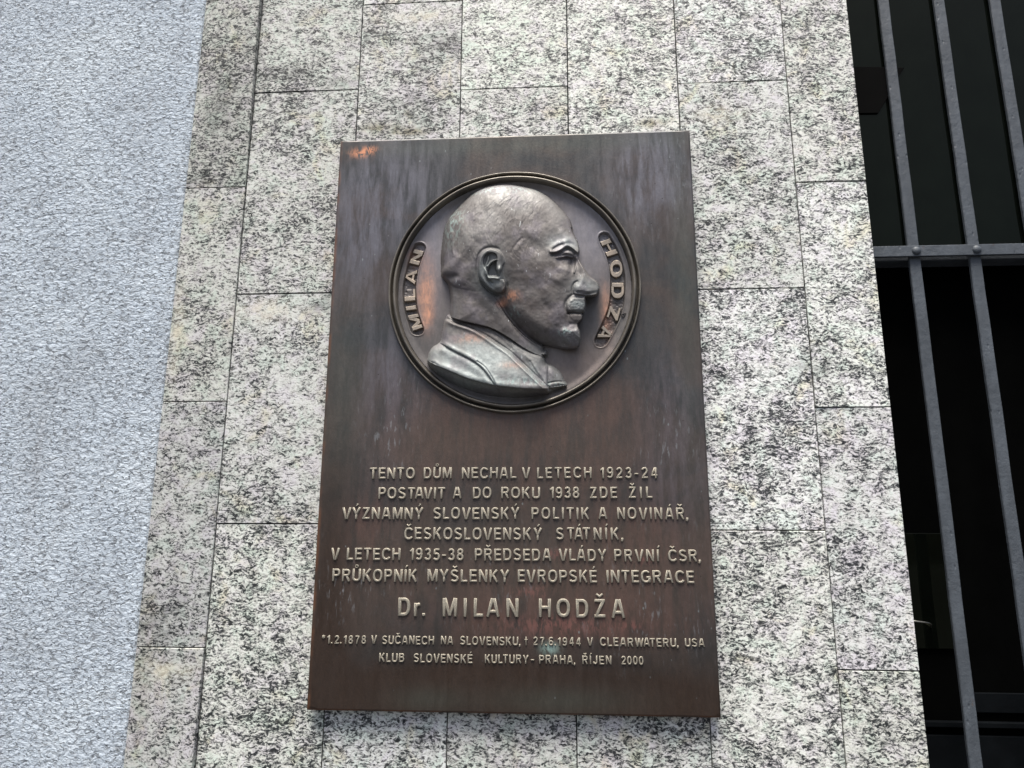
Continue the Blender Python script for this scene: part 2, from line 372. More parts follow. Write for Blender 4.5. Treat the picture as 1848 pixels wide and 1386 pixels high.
# ------------------------------------------------------------------ plaster wall to the left
pl = empty('plaster_wall', (-.8, 0, 0)); pl['kind'] = 'structure'
bm = bmesh.new()
xr = JX[0]-.0017
n = 260; zlo, zhi = .35, 3.3
jit = np.cumsum(RNG.randn(n))*.00004; jit -= np.linspace(jit[0], jit[-1], n); jit += RNG.randn(n)*.00018
top = []; 
for i in range(n):
    z = zlo+(zhi-zlo)*i/(n-1)
    a = bm.verts.new((-1.3+.8, .0015, z)); b = bm.verts.new((xr+jit[i]-.003+.8, .0015, z)); c = bm.verts.new((xr+jit[i]+.8, .0035, z)); d = bm.verts.new((xr+jit[i]+.8, .05, z))
    top.append((a, b, c, d))
for i in range(n-1):
    for j in range(3): bm.faces.new((top[i][j], top[i][j+1], top[i+1][j+1], top[i+1][j]))
me = mesh_of(bm, 'plaster_wall')
link('render_coat', me, M_PL, pl)

# ------------------------------------------------------------------ plaque
plaque = empty('bronze_plaque', (0, 0, ZB))
plaque['label'] = 'brown bronze memorial plaque with round profile portrait and raised Czech inscription'
plaque['category'] = 'plaque'
PW, PH = .600, .9235
CX, CZ, RR = .3028, .6465, .2066
# plate with a round opening for the medallion
def plate_mesh():
    bm = bmesh.new(); N = 256; Rh = RR-.0035
    ang = [2*math.pi*i/N for i in range(N)]
    for c in ((0, 0), (PW, 0), (PW, PH), (0, PH)):
        a = math.atan2(c[1]-CZ, c[0]-CX) % (2*math.pi); j = min(range(N), key=lambda i: abs(ang[i]-a)); ang[j] = a
    def rect(a, inset):
        dx, dz = math.cos(a), math.sin(a); t = 1e9
        if dx > 1e-9: t = min(t, (PW-inset-CX)/dx)
        if dx < -1e-9: t = min(t, (inset-CX)/dx)
        if dz > 1e-9: t = min(t, (PH-inset-CZ)/dz)
        if dz < -1e-9: t = min(t, (inset-CZ)/dz)
        return CX+dx*t, CZ+dz*t
    rings = []
    rings.append([(CX+Rh*math.cos(a), YP+.012, CZ+Rh*math.sin(a)) for a in ang])
    rings.append([(CX+Rh*math.cos(a), YP, CZ+Rh*math.sin(a)) for a in ang])
    for ins, y in ((.0032, YP), (.0014, YP+.0004), (.0004, YP+.0013), (0, YP+.003), (0, YP+.0125)):
        rings.append([(p[0], y, p[1]) for p in (rect(a, ins) for a in ang)])
    rings.append([(CX+.05*math.cos(a), YP+.0125, CZ+.05*math.sin(a)) for a in ang])
    vv = [[bm.verts.new(p) for p in r] for r in rings]
    for i in range(len(vv)-1):
        for j in range(N):
            f = bm.faces.new((vv[i][j], vv[i+1][j], vv[i+1][(j+1) % N], vv[i][(j+1) % N])); f.smooth = 2 <= i <= 4
    bm.faces.new(vv[-1])
    bmesh.ops.recalc_face_normals(bm, faces=bm.faces[:])
    return mesh_of(bm, 'plate')
link('plate', plate_mesh(), M_PLATE, plaque)
# four spacers hold it off the wall
for sx in (.05, PW-.05):
    for sz in (.06, PH-.06):
        bm = bmesh.new(); bmesh.ops.create_cone(bm, cap_ends=True, segments=16, radius1=.008, radius2=.008, depth=.0075, matrix=Matrix.Translation((sx, YP+.01625, sz)) @ Matrix.Rotation(math.pi/2, 4, 'X'))
        link('spacer', mesh_of(bm, 'spacer'), M_BLK, plaque)
# ring of two beads
prof = [(-.0004, -.001), (0, .0004), (.0003, .0022), (.0008, .0056), (.0017, .0072), (.0028, .0076), (.0039, .0066), (.0045, .0030), (.0048, -.0040), (.0058, -.0062), (.0072, -.0062), (.0082, -.0030),
        (.0084, .0050), (.0093, .0078), (.0105, .0090), (.0120, .0090), (.0133, .0076), (.0141, .0048), (.0147, .0010), (.0152, -.0030), (.0158, -.0050), (.0170, -.0062)]
def ring_mesh():
    NA = 288; a = np.linspace(0, 2*math.pi, NA+1)
    V = np.zeros((len(prof), NA+1, 3))
    wob = .00025*np.sin(3*a+.6)+.0002*np.sin(7*a)+.00012*np.sin(19*a+1)
    wob[-1] = wob[0]
    for i, (dr, h) in enumerate(prof):
        r = RR-dr+wob; V[i, :, 0] = CX+r*np.cos(a); V[i, :, 2] = CZ+r*np.sin(a); V[i, :, 1] = YP-h
    me = grid_mesh('rim', V[::-1])
    return me
ring = link('medallion_rim', ring_mesh(), M_RING, plaque)
# ---------------- 2-D tools (arrays in photo pixels of the relief, heights in metres)
def seg_dist(U, V, P, closed=True):
    P = np.asarray(P, float); n = len(P); D = np.full(U.shape, 1e9)
    for i in range(n if closed else n-1):
        a = P[i]; b = P[(i+1) % n]; d = b-a; L = d@d+1e-12
        t = np.clip(((U-a[0])*d[0]+(V-a[1])*d[1])/L, 0, 1)
        D = np.minimum(D, (U-a[0]-t*d[0])**2+(V-a[1]-t*d[1])**2)
    return np.sqrt(D)
def inside(U, V, P):
    P = np.asarray(P, float); r = np.zeros(U.shape, bool); n = len(P)
    for i in range(n):
        (x1, y1), (x2, y2) = P[i], P[(i+1) % n]
        if y1 == y2: continue
        c = ((V >= min(y1, y2)) & (V < max(y1, y2))) & (U < x1+(V-y1)*(x2-x1)/(y2-y1)); r ^= c
    return r
def smoothpoly(P, k=4, closed=True):
    P = np.asarray(P, float); n = len(P); out = []
    rng = range(n) if closed else range(n-1)
    for i in rng:
        p0 = P[(i-1) % n] if closed or i > 0 else P[0]; p1 = P[i]; p2 = P[(i+1) % n]; p3 = P[(i+2) % n] if closed or i+2 < n else P[-1]
        for j in range(k):
            t = j/k; out.append(.5*((2*p1)+(-p0+p2)*t+(2*p0-5*p1+4*p2-p3)*t*t+(-p0+3*p1-3*p2+p3)*t**3))
    if not closed: out.append(P[-1])
    return np.array(out)
def sd(U, V, P): return np.where(inside(U, V, P), 1, -1)*seg_dist(U, V, P)
def sstep(x): x = np.clip(x, 0, 1); return x*x*(3-2*x)
def vnoise(shape, cell, seed):
    r = np.random.RandomState(seed); h, w_ = shape; gh, gw = int(h/cell)+4, int(w_/cell)+4
    g = r.rand(gh, gw); y = np.linspace(0, gh-2.001, h); x = np.linspace(0, gw-2.001, w_)
    yi, xi = y.astype(int), x.astype(int); fy = sstep(y-yi)[:, None]; fx = sstep(x-xi)[None]
    return (g[yi][:, xi]*(1-fy)*(1-fx)+g[yi+1][:, xi]*fy*(1-fx)+g[yi][:, xi+1]*(1-fy)*fx+g[yi+1][:, xi+1]*fy*fx)-.5
cM = lambda L: [(690+x/6.93, 420+y/6.93) for x, y in L]
cH = lambda L: [(1050+x/5.775, 400+y/5.775) for x, y in L]
c1 = lambda L: [(680+x/2.948, 290+y/2.948) for x, y in L]
c2 = lambda L: [(780+x/5.6, 320+y/5.6) for x, y in L]
c3 = lambda L: [(760+x/5.28, 520+y/5.28) for x, y in L]
c4 = lambda L: [(960+x/5.333, 400+y/5.333) for x, y in L]
cE = lambda L: [(850+x/13.86, 440+y/13.86) for x, y in L]
# ---------------- sunk field with the two letter bands
YF = YP+.0050                     # face of the field, sunk behind the plate's face
slot_a = smoothpoly(cM([(405, 165), (430, 140), (470, 130), (510, 140), (538, 175), (535, 215), (510, 280), (470, 390), (440, 500), (425, 600), (418, 700), (422, 800), (430, 900), (450, 1010), (480, 1100), (512, 1185), (515, 1230), (490, 1265), (440, 1278), (390, 1265), (360, 1230), (330, 1140), (300, 1040), (275, 930), (262, 800), (262, 700), (275, 600), (300, 480), (330, 370), (365, 260)]), 2)
slot_b = smoothpoly(cH([(180, 150), (205, 122), (240, 115), (275, 130), (300, 170), (345, 240), (385, 330), (415, 420), (440, 520), (450, 620), (448, 740), (435, 870), (410, 960), (375, 1050), (330, 1140), (280, 1230), (245, 1285), (200, 1305), (155, 1295), (135, 1255), (140, 1215), (185, 1120), (230, 1020), (270, 920), (292, 820), (300, 700), (300, 580), (285, 470), (260, 370), (215, 270), (180, 200)]), 2)
toplane = lambda P, y: np.array([[float(q[0]), float(q[2]-ZB)] for q in (at(a, b, y) for a, b in P)])
sa, sb = toplane(slot_a, YF), toplane(slot_b, YF)
def field_mesh():
    st = .00085; r = RR-.0152
    xs = np.arange(CX-r-st, CX+r+st, st); zs = np.arange(CZ-r-st, CZ+r+st, st)
    X, Z = np.meshgrid(xs, zs); H = np.zeros(X.shape)
    fl = vnoise(X.shape, 3.2, 5)*.0013+vnoise(X.shape, 7, 6)*.0008
    for s in (sa, sb):
        x0, x1, z0, z1 = s[:, 0].min()-.006, s[:, 0].max()+.006, s[:, 1].min()-.006, s[:, 1].max()+.006
        m = (X > x0) & (X < x1) & (Z > z0) & (Z < z1)
        d = sd(X[m], Z[m], s); k = sstep((d+.0005)/.0012)
        H[m] += -k*.0055+k*fl[m] + .0007*np.exp(-((d+.0018)/.0012)**2)
    # the ground rises a little toward the ring and is hand-worked
    rad = np.hypot(X-CX, Z-CZ); H += .0028*sstep((rad-(RR-.030))/.015)**1.5
    H += .0004*vnoise(X.shape, 40, 9)+.0003*vnoise(X.shape, 14, 10)
    keep = rad < r
    kc = keep[:-1, :-1] & keep[1:, 1:] & keep[:-1, 1:] & keep[1:, :-1]
    V = np.stack([X, YF-H, Z], -1)
    return grid_mesh('medallion_field', V[::-1], kc[::-1])
field = link('medallion_field', field_mesh(), M_FIELD, plaque)

# ---------------- portrait in relief
def portrait_mesh():
    st = .8
    U, V = np.meshgrid(np.arange(764, 1090, st), np.arange(326, 724, st))
    def E(d, R, p=2.): t = np.clip(d/R, 0, 1); return (1-(1-t)**p)**(1/p)
    D = lambda P: sd(U, V, P)
    def ridge(P, w_, amp, closed=False, sm=True, taper=None):
        Q = smoothpoly(P, 4, closed) if sm and len(P) > 2 else P
        return amp*np.exp(-(seg_dist(U, V, Q, closed)/w_)**2)
    def blob(c, rx, ry, a, amp, p=1.):
        ca, sa_ = math.cos(math.radians(a)), math.sin(math.radians(a)); x = (U-c[0])*ca+(V-c[1])*sa_; y = -(U-c[0])*sa_+(V-c[1])*ca
        return amp*np.exp(-((x/rx)**2+(y/ry)**2)**p)
    def smax(a, b, k): h = np.clip(.5+.5*(a-b)/k, 0, 1); return b*(1-h)+a*h+k*h*(1-h)
    def smin(a, b, k): return -smax(-a, -b, k)
    mm = .001
    face = c1([(1038, 345), (1045, 372)])+c4([(384, 62), (394, 100), (415, 140), (436, 185), (452, 235), (458, 285), (446, 318), (450, 345), (468, 390), (500, 440), (532, 490), (560, 530), (598, 556), (630, 586), (648, 628), (644, 678), (618, 714), (570, 728), (522, 724), (517, 760), (519, 800), (510, 850), (502, 872), (486, 886), (490, 905), (489, 935), (470, 962), (447, 985), (450, 1015), (464, 1050), (470, 1100), (466, 1160), (450, 1205), (415, 1224), (350, 1226)])
    skull = c1([(342, 560), (340, 520), (343, 480), (350, 420), (360, 360), (380, 310), (415, 268), (455, 225), (500, 182), (550, 149), (610, 130), (670, 123), (730, 126), (790, 138), (850, 155), (900, 182), (930, 205), (965, 240), (1000, 278), (1025, 312)])
    jaw = c1([(1010, 1003), (940, 1000), (870, 985), (800, 945), (740, 890), (690, 830), (650, 765), (625, 725), (580, 715), (500, 705), (430, 690), (385, 665), (345, 607)])
    head = np.array(skull+face+jaw); head = np.concatenate([smoothpoly(head, 3)])
    dh = D(head)
    # deep dome for the skull, tighter roll-off towards the profile
    soft = c1([(1062, 372), (1125, 440), (1165, 530), (1225, 590), (1260, 690), (1235, 780), (1180, 830), (1165, 900), (1140, 1000), (1020, 1030)])
    dsf = D(smoothpoly(np.array(skull+soft+jaw[1:]), 3))
    Rf = 7-4.6*sstep((U-1000)/35)
    dome = .16*E(dh, Rf)+(.16*E(dsf, 26)+.68*E(dsf, 95, 2.0))*E(dh, Rf)
    H = 36*mm*dome
    # plane of the face steps a little lower toward nose and chin
    H -= 3.0*mm*sstep((U-985)/60)*sstep((V-470)/60)
    # neck
    neck = smoothpoly(c1([(340, 600), (372, 650), (386, 700), (390, 760), (388, 830), (395, 880), (560, 960), (700, 1080), (900, 1080), (905, 1010), (890, 1000), (930, 900), (900, 700), (700, 500), (420, 500)]), 3)
    dn = D(neck); hn = (28-12*sstep((U-800)/150))*mm*(.35*E(dn, 7)+.65*E(dn, 50))
    H = smax(H, hn, (2+9*sstep((885-U)/30))*mm)
    H = np.where((dh > -1) | (dn > 0), H, -2*mm)
    # --- skull modelling
    H += blob((905, 430), 60, 34, -10, 1.6*mm) + blob((1000, 372), 40, 34, 30, 1.2*mm)
    H += ridge(c2([(905, 615), (870, 650), (830, 700), (800, 760)]), 2.2, -.6*mm) + ridge(c2([(925, 640), (890, 680), (850, 730)]), 4, .5*mm)     # temple vein
    H += ridge(c2([(830, 380), (900, 440), (960, 520), (1000, 580), (1080, 640), (1150, 720)]), 9, .5*mm)                     # hairline / temporal line
    H += ridge(c2([(930, 560), (1060, 560), (1180, 520), (1300, 520)]), 9, .4*mm) 
    H += blob(c2([(1050, 690)])[0], 24, 12, 35, -2.0*mm)                                                                      # temple hollow
    H += blob(c2([(1340, 590)])[0], 17, 8, 40, 2.2*mm)                                                                        # frontal bump above brow
    # second sheet of hair on the crown
    H += ridge(c1([(560, 165), (640, 150), (740, 150), (830, 175), (900, 215)]), 2.2, -.35*mm) + ridge(c1([(600, 185), (700, 172), (790, 180)]), 2.0, -.3*mm)
    # nape hair
    H += ridge(c2([(105, 960), (150, 930), (210, 870), (260, 820)]), 9, 2.2*mm) + ridge(c2([(115, 990), (200, 980), (300, 930), (360, 850)]), 10, -1.4*mm)
    H += ridge(c2([(330, 820), (400, 740), (450, 680)]), 9, -1.0*mm)+ridge(c2([(200, 560), (205, 700), (215, 790)]), 3, .8*mm)
    H += ridge(c2([(380, 700), (330, 600), (300, 480)]), 9, .8*mm)
    # --- brow, socket, eye
    H -= blob(c4([(335, 375)])[0], 19, 11, 14, 7.2*mm, 1.5)+blob(c4([(395, 400)])[0], 6, 15, 10, 4.2*mm, 1.4)
    H += ridge(c4([(182, 290), (235, 286), (285, 260), (325, 232), (360, 234), (405, 262), (444, 300)]), 3.2, 3.2*mm)
    H -= ridge(c4([(200, 318), (245, 312), (290, 290), (335, 266), (375, 272), (415, 308)]), 2.8, 3.6*mm)
    H += ridge(c4([(180, 268), (220, 228), (280, 198), (320, 190)]), 4.6, 1.6*mm) + ridge(c4([(320, 200), (370, 170), (420, 210), (445, 270)]), 5, 1.2*mm)
    H += ridge(c4([(205, 262), (250, 232), (290, 218)]), 1.8, -.9*mm)
    H += blob(c4([(340, 300)])[0], 10, 4.5, 12, 3.2*mm)                                    # upper lid
    H += ridge(c4([(240, 345), (290, 340), (340, 332), (385, 345)]), 1.8, 2.4*mm)
    H += ridge(c4([(275, 362), (330, 354), (385, 362)]), 1.4, -1.6*mm)                     # eye slit
    H += blob(c4([(350, 388)])[0], 8, 5, 0, 1.8*mm)                                        # eyeball
    H += ridge(c4([(285, 395), (330, 425), (375, 430)]), 2.6, 1.0*mm)+ridge(c4([(290, 440), (350, 480)]), 4, .8*mm)
    H += ridge(c4([(430, 350), (427, 400), (418, 450), (406, 490)]), 1.3, 1.9*mm)
    # --- cheek
    H += blob((950, 480), 42, 32, 10, 2.2*mm) + blob(c4([(270, 545)])[0], 15, 12, 25, 2.2*mm)
    H += blob(c2([(1080, 1080)])[0], 24, 10, -20, -1.2*mm)+blob((1005, 505), 13, 6, 30, 1.2*mm)
    H += ridge(c2([(1190, 780), (1250, 880), (1320, 960), (1345, 1010)]), 6, .9*mm)
    H += blob((955, 590), 40, 22, 15, 1.5*mm)                                             # jaw muscle
    H += blob((985, 555), 14, 18, 20, -1.8*mm)
    H += ridge(c2([(1080, 1150), (1100, 1250), (1180, 1330)]), 6, -1.0*mm)+ridge(c2([(1150, 1130), (1200, 1200), (1230, 1260)]), 5, .5*mm)
    # --- nose: a wedge that ends in a sharp lower plane
    nose = smoothpoly(c4([(480, 280), (540, 370), (610, 450), (680, 510), (750, 560), (780, 640), (770, 695), (690, 702), (600, 716), (530, 722), (470, 714), (405, 700), (388, 655), (395, 610), (425, 570), (445, 500), (438, 400)]), 3)
    dno = D(nose); low = sstep((V-525)/8)
    H += 4.6*mm*((1-low)*sstep((dno+1)/12)+low*sstep((dno+.5)/4.0))
    H += blob(c4([(470, 560)])[0], 9, 12, -25, 1.6*mm)+blob(c4([(455, 640)])[0], 9, 7, 8, 1.5*mm, 1.3)
    H += ridge(c4([(436, 575), (408, 592), (392, 625), (388, 665), (402, 700)]), 1.8, -1.8*mm)
    H += ridge(c4([(505, 605), (520, 640), (520, 670)]), 3.5, -.7*mm)
    H += blob(c4([(530, 700)])[0], 8, 2.6, -5, -3.2*mm)
    # --- clipped moustache, mouth, chin tuft
    mo = smoothpoly(c4([(330, 800), (355, 755), (400, 728), (470, 726), (530, 740), (530, 860), (470, 866), (400, 862), (350, 868)]), 3)
    brs = vnoise(U.shape, 2.6, 41)*.9+vnoise(U.shape, 5, 42)*.9
    kmo = sstep((D(mo)+1)/5.5); H += (2.4+brs*.6)*mm*kmo
    H += ridge(c4([(385, 708), (350, 735), (322, 785), (320, 840), (345, 880)]), 2.4, -1.7*mm)
    H += ridge(c4([(345, 885), (400, 878), (450, 884), (515, 880)]), 1.5, -3.2*mm)
    li = smoothpoly(c4([(365, 898), (430, 893), (500, 900), (500, 945), (460, 958), (400, 955), (370, 930)]), 3)
    H += .9*mm*sstep((D(li)+1)/4.5)
    H += ridge(c4([(345, 900), (335, 940), (350, 1000)]), 4.5, -1.2*mm)
    H += ridge(c4([(370, 985), (420, 985), (470, 985)]), 3.6, -1.6*mm)
    ch_ = smoothpoly(c4([(262, 1050), (310, 1015), (380, 1030), (450, 1015), (490, 1100), (480, 1200), (420, 1225), (340, 1200), (280, 1135)]), 3)
    H += (2.4+brs*.6)*mm*sstep((D(ch_)+2)/9)
    H += ridge(c4([(240, 1010), (235, 1080), (270, 1150)]), 5, -1.0*mm)
    # --- jaw: roll under
    dj = seg_dist(U, V, smoothpoly(c1([(1040, 1003), (1000, 1003), (940, 1000), (870, 985), (800, 945), (740, 890), (690, 830), (650, 765), (625, 725)]), 3, False), False)
    H -= 8*mm*(1-sstep(dj/36))*(1-.5*sstep((U-1000)/25))*(dh > 0)*sstep((V-520)/60)
    H += blob((935, 572), 38, 22, 25, 2.2*mm)
    H -= ridge(c2([(100, 990), (160, 1010), (240, 1000)]), 5, 1.6*mm)
    H += ridge(c1([(1000, 985), (930, 985), (860, 968)]), 5, -1.5*mm)
    # --- ear
    ear = smoothpoly(cE([(215, 330), (300, 200), (420, 140), (540, 130), (660, 160), (760, 240), (830, 350), (850, 450), (800, 560), (800, 700), (830, 850), (865, 1000), (860, 1120), (800, 1210), (690, 1240), (580, 1210), (460, 1130), (340, 1010), (240, 880), (195, 740), (190, 560)]), 3)
    de = D(ear)
    base_e = 6.4*mm*sstep((de+1.2)/3.2)*(1-.75*sstep((U-(850+700/13.86))/11)*(V < 440+900/13.86))
    H += base_e
    H -= 1.6*mm*np.exp(-((de+3.0)/2.4)**2)*sstep((905-U)/8)
    H -= 1.8*mm*np.exp(-((de+2.5)/2.2)**2)*sstep((V-505)/12)
    inn = smoothpoly(cE([(330, 330), (400, 245), (520, 215), (620, 255), (655, 340), (655, 440), (650, 520), (660, 620), (700, 720), (720, 810), (640, 840), (520, 830), (440, 800), (400, 700), (340, 600), (300, 480)]), 3)
    di = D(inn); H -= 5.4*mm*sstep((di+.8)/2.4)
    H += ridge(cE([(440, 330), (420, 430), (385, 530), (370, 650), (400, 790), (480, 880)]), 2.0, 3.4*mm)+ridge(cE([(640, 395), (540, 430), (470, 490), (420, 560)]), 1.4, 3.2*mm)
    conc = smoothpoly(cE([(640, 410), (540, 460), (460, 550), (410, 660), (420, 780), (540, 800), (680, 810), (690, 730), (640, 640), (640, 520)]), 3)
    H -= 6.0*mm*sstep((D(conc)+.2)/3.0)
    H += blob(cE([(695, 650)])[0], 4.0, 6.0, 20, 4.2*mm, 1.4)                              # tragus
    H += ridge(cE([(440, 850), (560, 850), (680, 870)]), 2.2, 2.6*mm)                      # antitragus
    H += ridge(cE([(390, 800), (440, 920), (540, 985)]), 1.7, -2.2*mm)
    H += blob(cE([(650, 1100)])[0], 13, 7, -10, 1.6*mm)+ridge(cE([(820, 960), (840, 1060), (800, 1150)]), 2.2, 1.6*mm)
    H += ridge(cE([(400, 190), (290, 290), (240, 430), (230, 600), (250, 760), (330, 920), (450, 1060), (560, 1150)]), 2.6, 1.5*mm)
    # neck folds
    H += ridge(c1([(640, 760), (700, 850), (790, 950), (880, 1010)]), 3.5, -1.6*mm)*(dh < 2)
    H += ridge(c1([(430, 700), (520, 740), (600, 820)]), 9, -.9*mm)+ridge(c1([(450, 640), (530, 700), (600, 760), (680, 880)]), 9, 1.0*mm)
    Hhead = H
    # --- clothing: shirt collar, inner coat band, lapel, shoulder, coat front
    outer = smoothpoly(c3([(268, 250), (230, 290), (210, 350), (195, 430), (184, 505), (150, 535), (110, 560), (80, 600), (62, 660), (60, 715), (130, 800), (250, 885), (400, 955), (600, 1015), (800, 1042), (1000, 1042), (1200, 1010), (1300, 970), (1392, 925), (1368, 885), (1345, 825), (1305, 775), (1250, 735), (1195, 715), (1180, 670), (1150, 632), (1060, 596), (960, 540), (860, 470), (740, 395), (640, 350), (540, 325), (400, 300)]), 3)
    do = D(outer)
    def above(P, U_=None):   # >0 on the lower-left side of an open line given left to right
        Q = smoothpoly(P, 4, False); xs, ys = Q[:, 0], Q[:, 1]
        o = np.argsort(xs); y = np.interp(U, xs[o], ys[o]); s = np.gradient(y, axis=1)/st
        return (V-y)/np.sqrt(1+s*s)
    l_sh = above(c3([(200, 200), (268, 252), (400, 298), (540, 328), (650, 358), (740, 396), (860, 470), (960, 540), (1060, 598), (1150, 632), (1400, 700)]))
    l_in = above(c3([(100, 180), (275, 275), (400, 318), (480, 350), (560, 385), (650, 440), (760, 530), (850, 600), (960, 700), (1060, 800), (1200, 935), (1400, 1100)]))
    l_lap = above(c3([(100, 230), (235, 292), (330, 330), (470, 378), (600, 448), (720, 528), (830, 600), (920, 680), (1010, 765), (1100, 850), (1205, 948), (1400, 1120)]))
    l_low = above(c3([(100, 480), (185, 522), (300, 588), (420, 648), (530, 712), (600, 775), (660, 852), (705, 918), (760, 1010)]))
    hc = 17*mm*sstep((l_sh+.5)/3)+1.2*mm*np.exp(-((l_sh-3)/2.5)**2)
    hc = np.where(l_sh > -1, hc, 0)
    hc -= 1.2*mm*sstep((l_sh-6)/6)
    hc += 5.5*mm*sstep((l_lap+1.0)/4.0)+11*mm*sstep((V-595)/95)*sstep((l_lap+1)/8)+1.6*mm*np.exp(-((l_lap-4)/3.5)**2)-1.3*mm*np.exp(-((l_lap+2.0)/1.8)**2)
    hc += ridge(c3([(500, 372), (580, 380), (700, 440), (800, 520), (870, 590)]), 3, -1.0*mm)+ridge(c3([(820, 480), (850, 530), (860, 570)]), 2, -.9*mm)
    low = sstep((l_low+.5)/2.2)
    hc -= 3.2*mm*low; hc += 1.0*mm*np.exp(-((l_low+3.5)/3)**2)-1.2*mm*np.exp(-((l_low-1.2)/1.5)**2)+1.6*mm*np.exp(-((l_low-9)/7)**2)
    hc += ridge(c3([(535, 698), (600, 745), (650, 810), (690, 880), (705, 915)]), 1.5, -1.4*mm)
    # coat front in the right corner
    fr = (U > 760+1203/5.28)
    ed = (U-(760+1203/5.28))
    hc -= 4.5*mm*sstep(ed/2.2+.3) * (l_sh > 0)
    hc += 1.6*mm*np.exp(-((ed-7)/6)**2)
    hc += ridge(c3([(1212, 905), (1290, 890), (1370, 892)]), 1.4, -1.8*mm)
    hc -= ridge(c3([(1195, 700), (1200, 800), (1204, 930)]), 1.5, 1.6*mm)
    hc += ridge(c3([(1000, 640), (1060, 720), (1130, 830), (1180, 910)]), 4, 1.3*mm)+ridge(c3([(1040, 700), (1090, 790), (1160, 880)]), 2, -1.2*mm)
    # cut edge below: the bust ends in a bevel that faces down
    bot = smoothpoly(c3([(40, 640), (62, 690), (150, 738), (300, 798), (420, 850), (560, 892), (690, 922), (800, 936), (950, 952), (1100, 957), (1215, 952), (1400, 925)]), 4, False)
    yb = np.interp(U, bot[:, 0], bot[:, 1])
    dtop = V-yb
    ob = smoothpoly(c3([(30, 700), (60, 715), (130, 800), (250, 885), (400, 955), (600, 1015), (800, 1042), (1000, 1042), (1200, 1010), (1300, 970), (1400, 925)]), 4, False)
    yo = np.interp(U, ob[:, 0], ob[:, 1]); span = np.maximum(yo-yb, .5)
    tb = np.clip(dtop/span, 0, 1)
    left = E(do, 16)                                            # side roll-off everywhere but along the bevel
    left = np.where(dtop > -1, np.maximum(left, sstep((U-768)/10)), left)
    hc = hc*np.where(dtop < 0, 1, 1)*left
    hc += 1.2*mm*np.exp(-((dtop+4)/5)**2)*(dtop < 0)
    hc = np.where(dtop > 0, hc*(1-tb)**.9*(1-.15*sstep(dtop/3)), hc)
    hc = np.where(do > -.5, hc, -2*mm)
    H = np.maximum(Hhead*(l_sh < 3), hc)
    H = np.where(l_sh >= 3, hc, np.maximum(Hhead, np.where(l_sh > -1, hc, -2*mm)))
    # hand work: small tool marks and hair strokes
    out = np.maximum(np.maximum(dh, dn*(V < 640)), do)
    tex = vnoise(U.shape, 4, 21)*.20+vnoise(U.shape, 9, 22)*.42+vnoise(U.shape, 24, 23)*.8
    H = H+tex*mm*sstep(out/6)
    hair = sstep((1000-U)/30)*sstep((480-V)/25)*sstep((dh-3)/8)
    hs = np.zeros(U.shape); r = np.random.RandomState(3)
    for q in range(340):
        cx_, cy_ = r.uniform(798, 975), r.uniform(350, 500)
        if cx_ > 860 and cy_ > 445 and cx_ < 915: continue
        a = math.radians(150 - (cy_-350)*.55 - (cx_-800)*.15 + r.randn()*14); L = r.uniform(4, 11)
        m = (abs(U-cx_) < 16) & (abs(V-cy_) < 16)
        x = (U[m]-cx_)*math.cos(a)+(V[m]-cy_)*math.sin(a); y = -(U[m]-cx_)*math.sin(a)+(V[m]-cy_)*math.cos(a)+.02*x*x
        hs[m] += r.choice([-1, 1])*.27*np.exp(-(x/L)**2-(y/1.15)**2)
    H += hs*mm*hair
    # final skirt under the face of the field
    H = np.where(out < -.6, -2*mm, np.where(out < .8, np.minimum(H, .4*mm), H))
    H = np.where(H > 0, H*1.0, H)
    P = at(U, V, YF-H); P[..., 2] -= ZB
    kc = (out > -2.2); kc = kc[:-1, :-1] & kc[1:, 1:] & kc[:-1, 1:] & kc[1:, :-1]
    return grid_mesh('portrait', P, kc)
port = link('portrait_relief', portrait_mesh(), M_PORT, plaque)

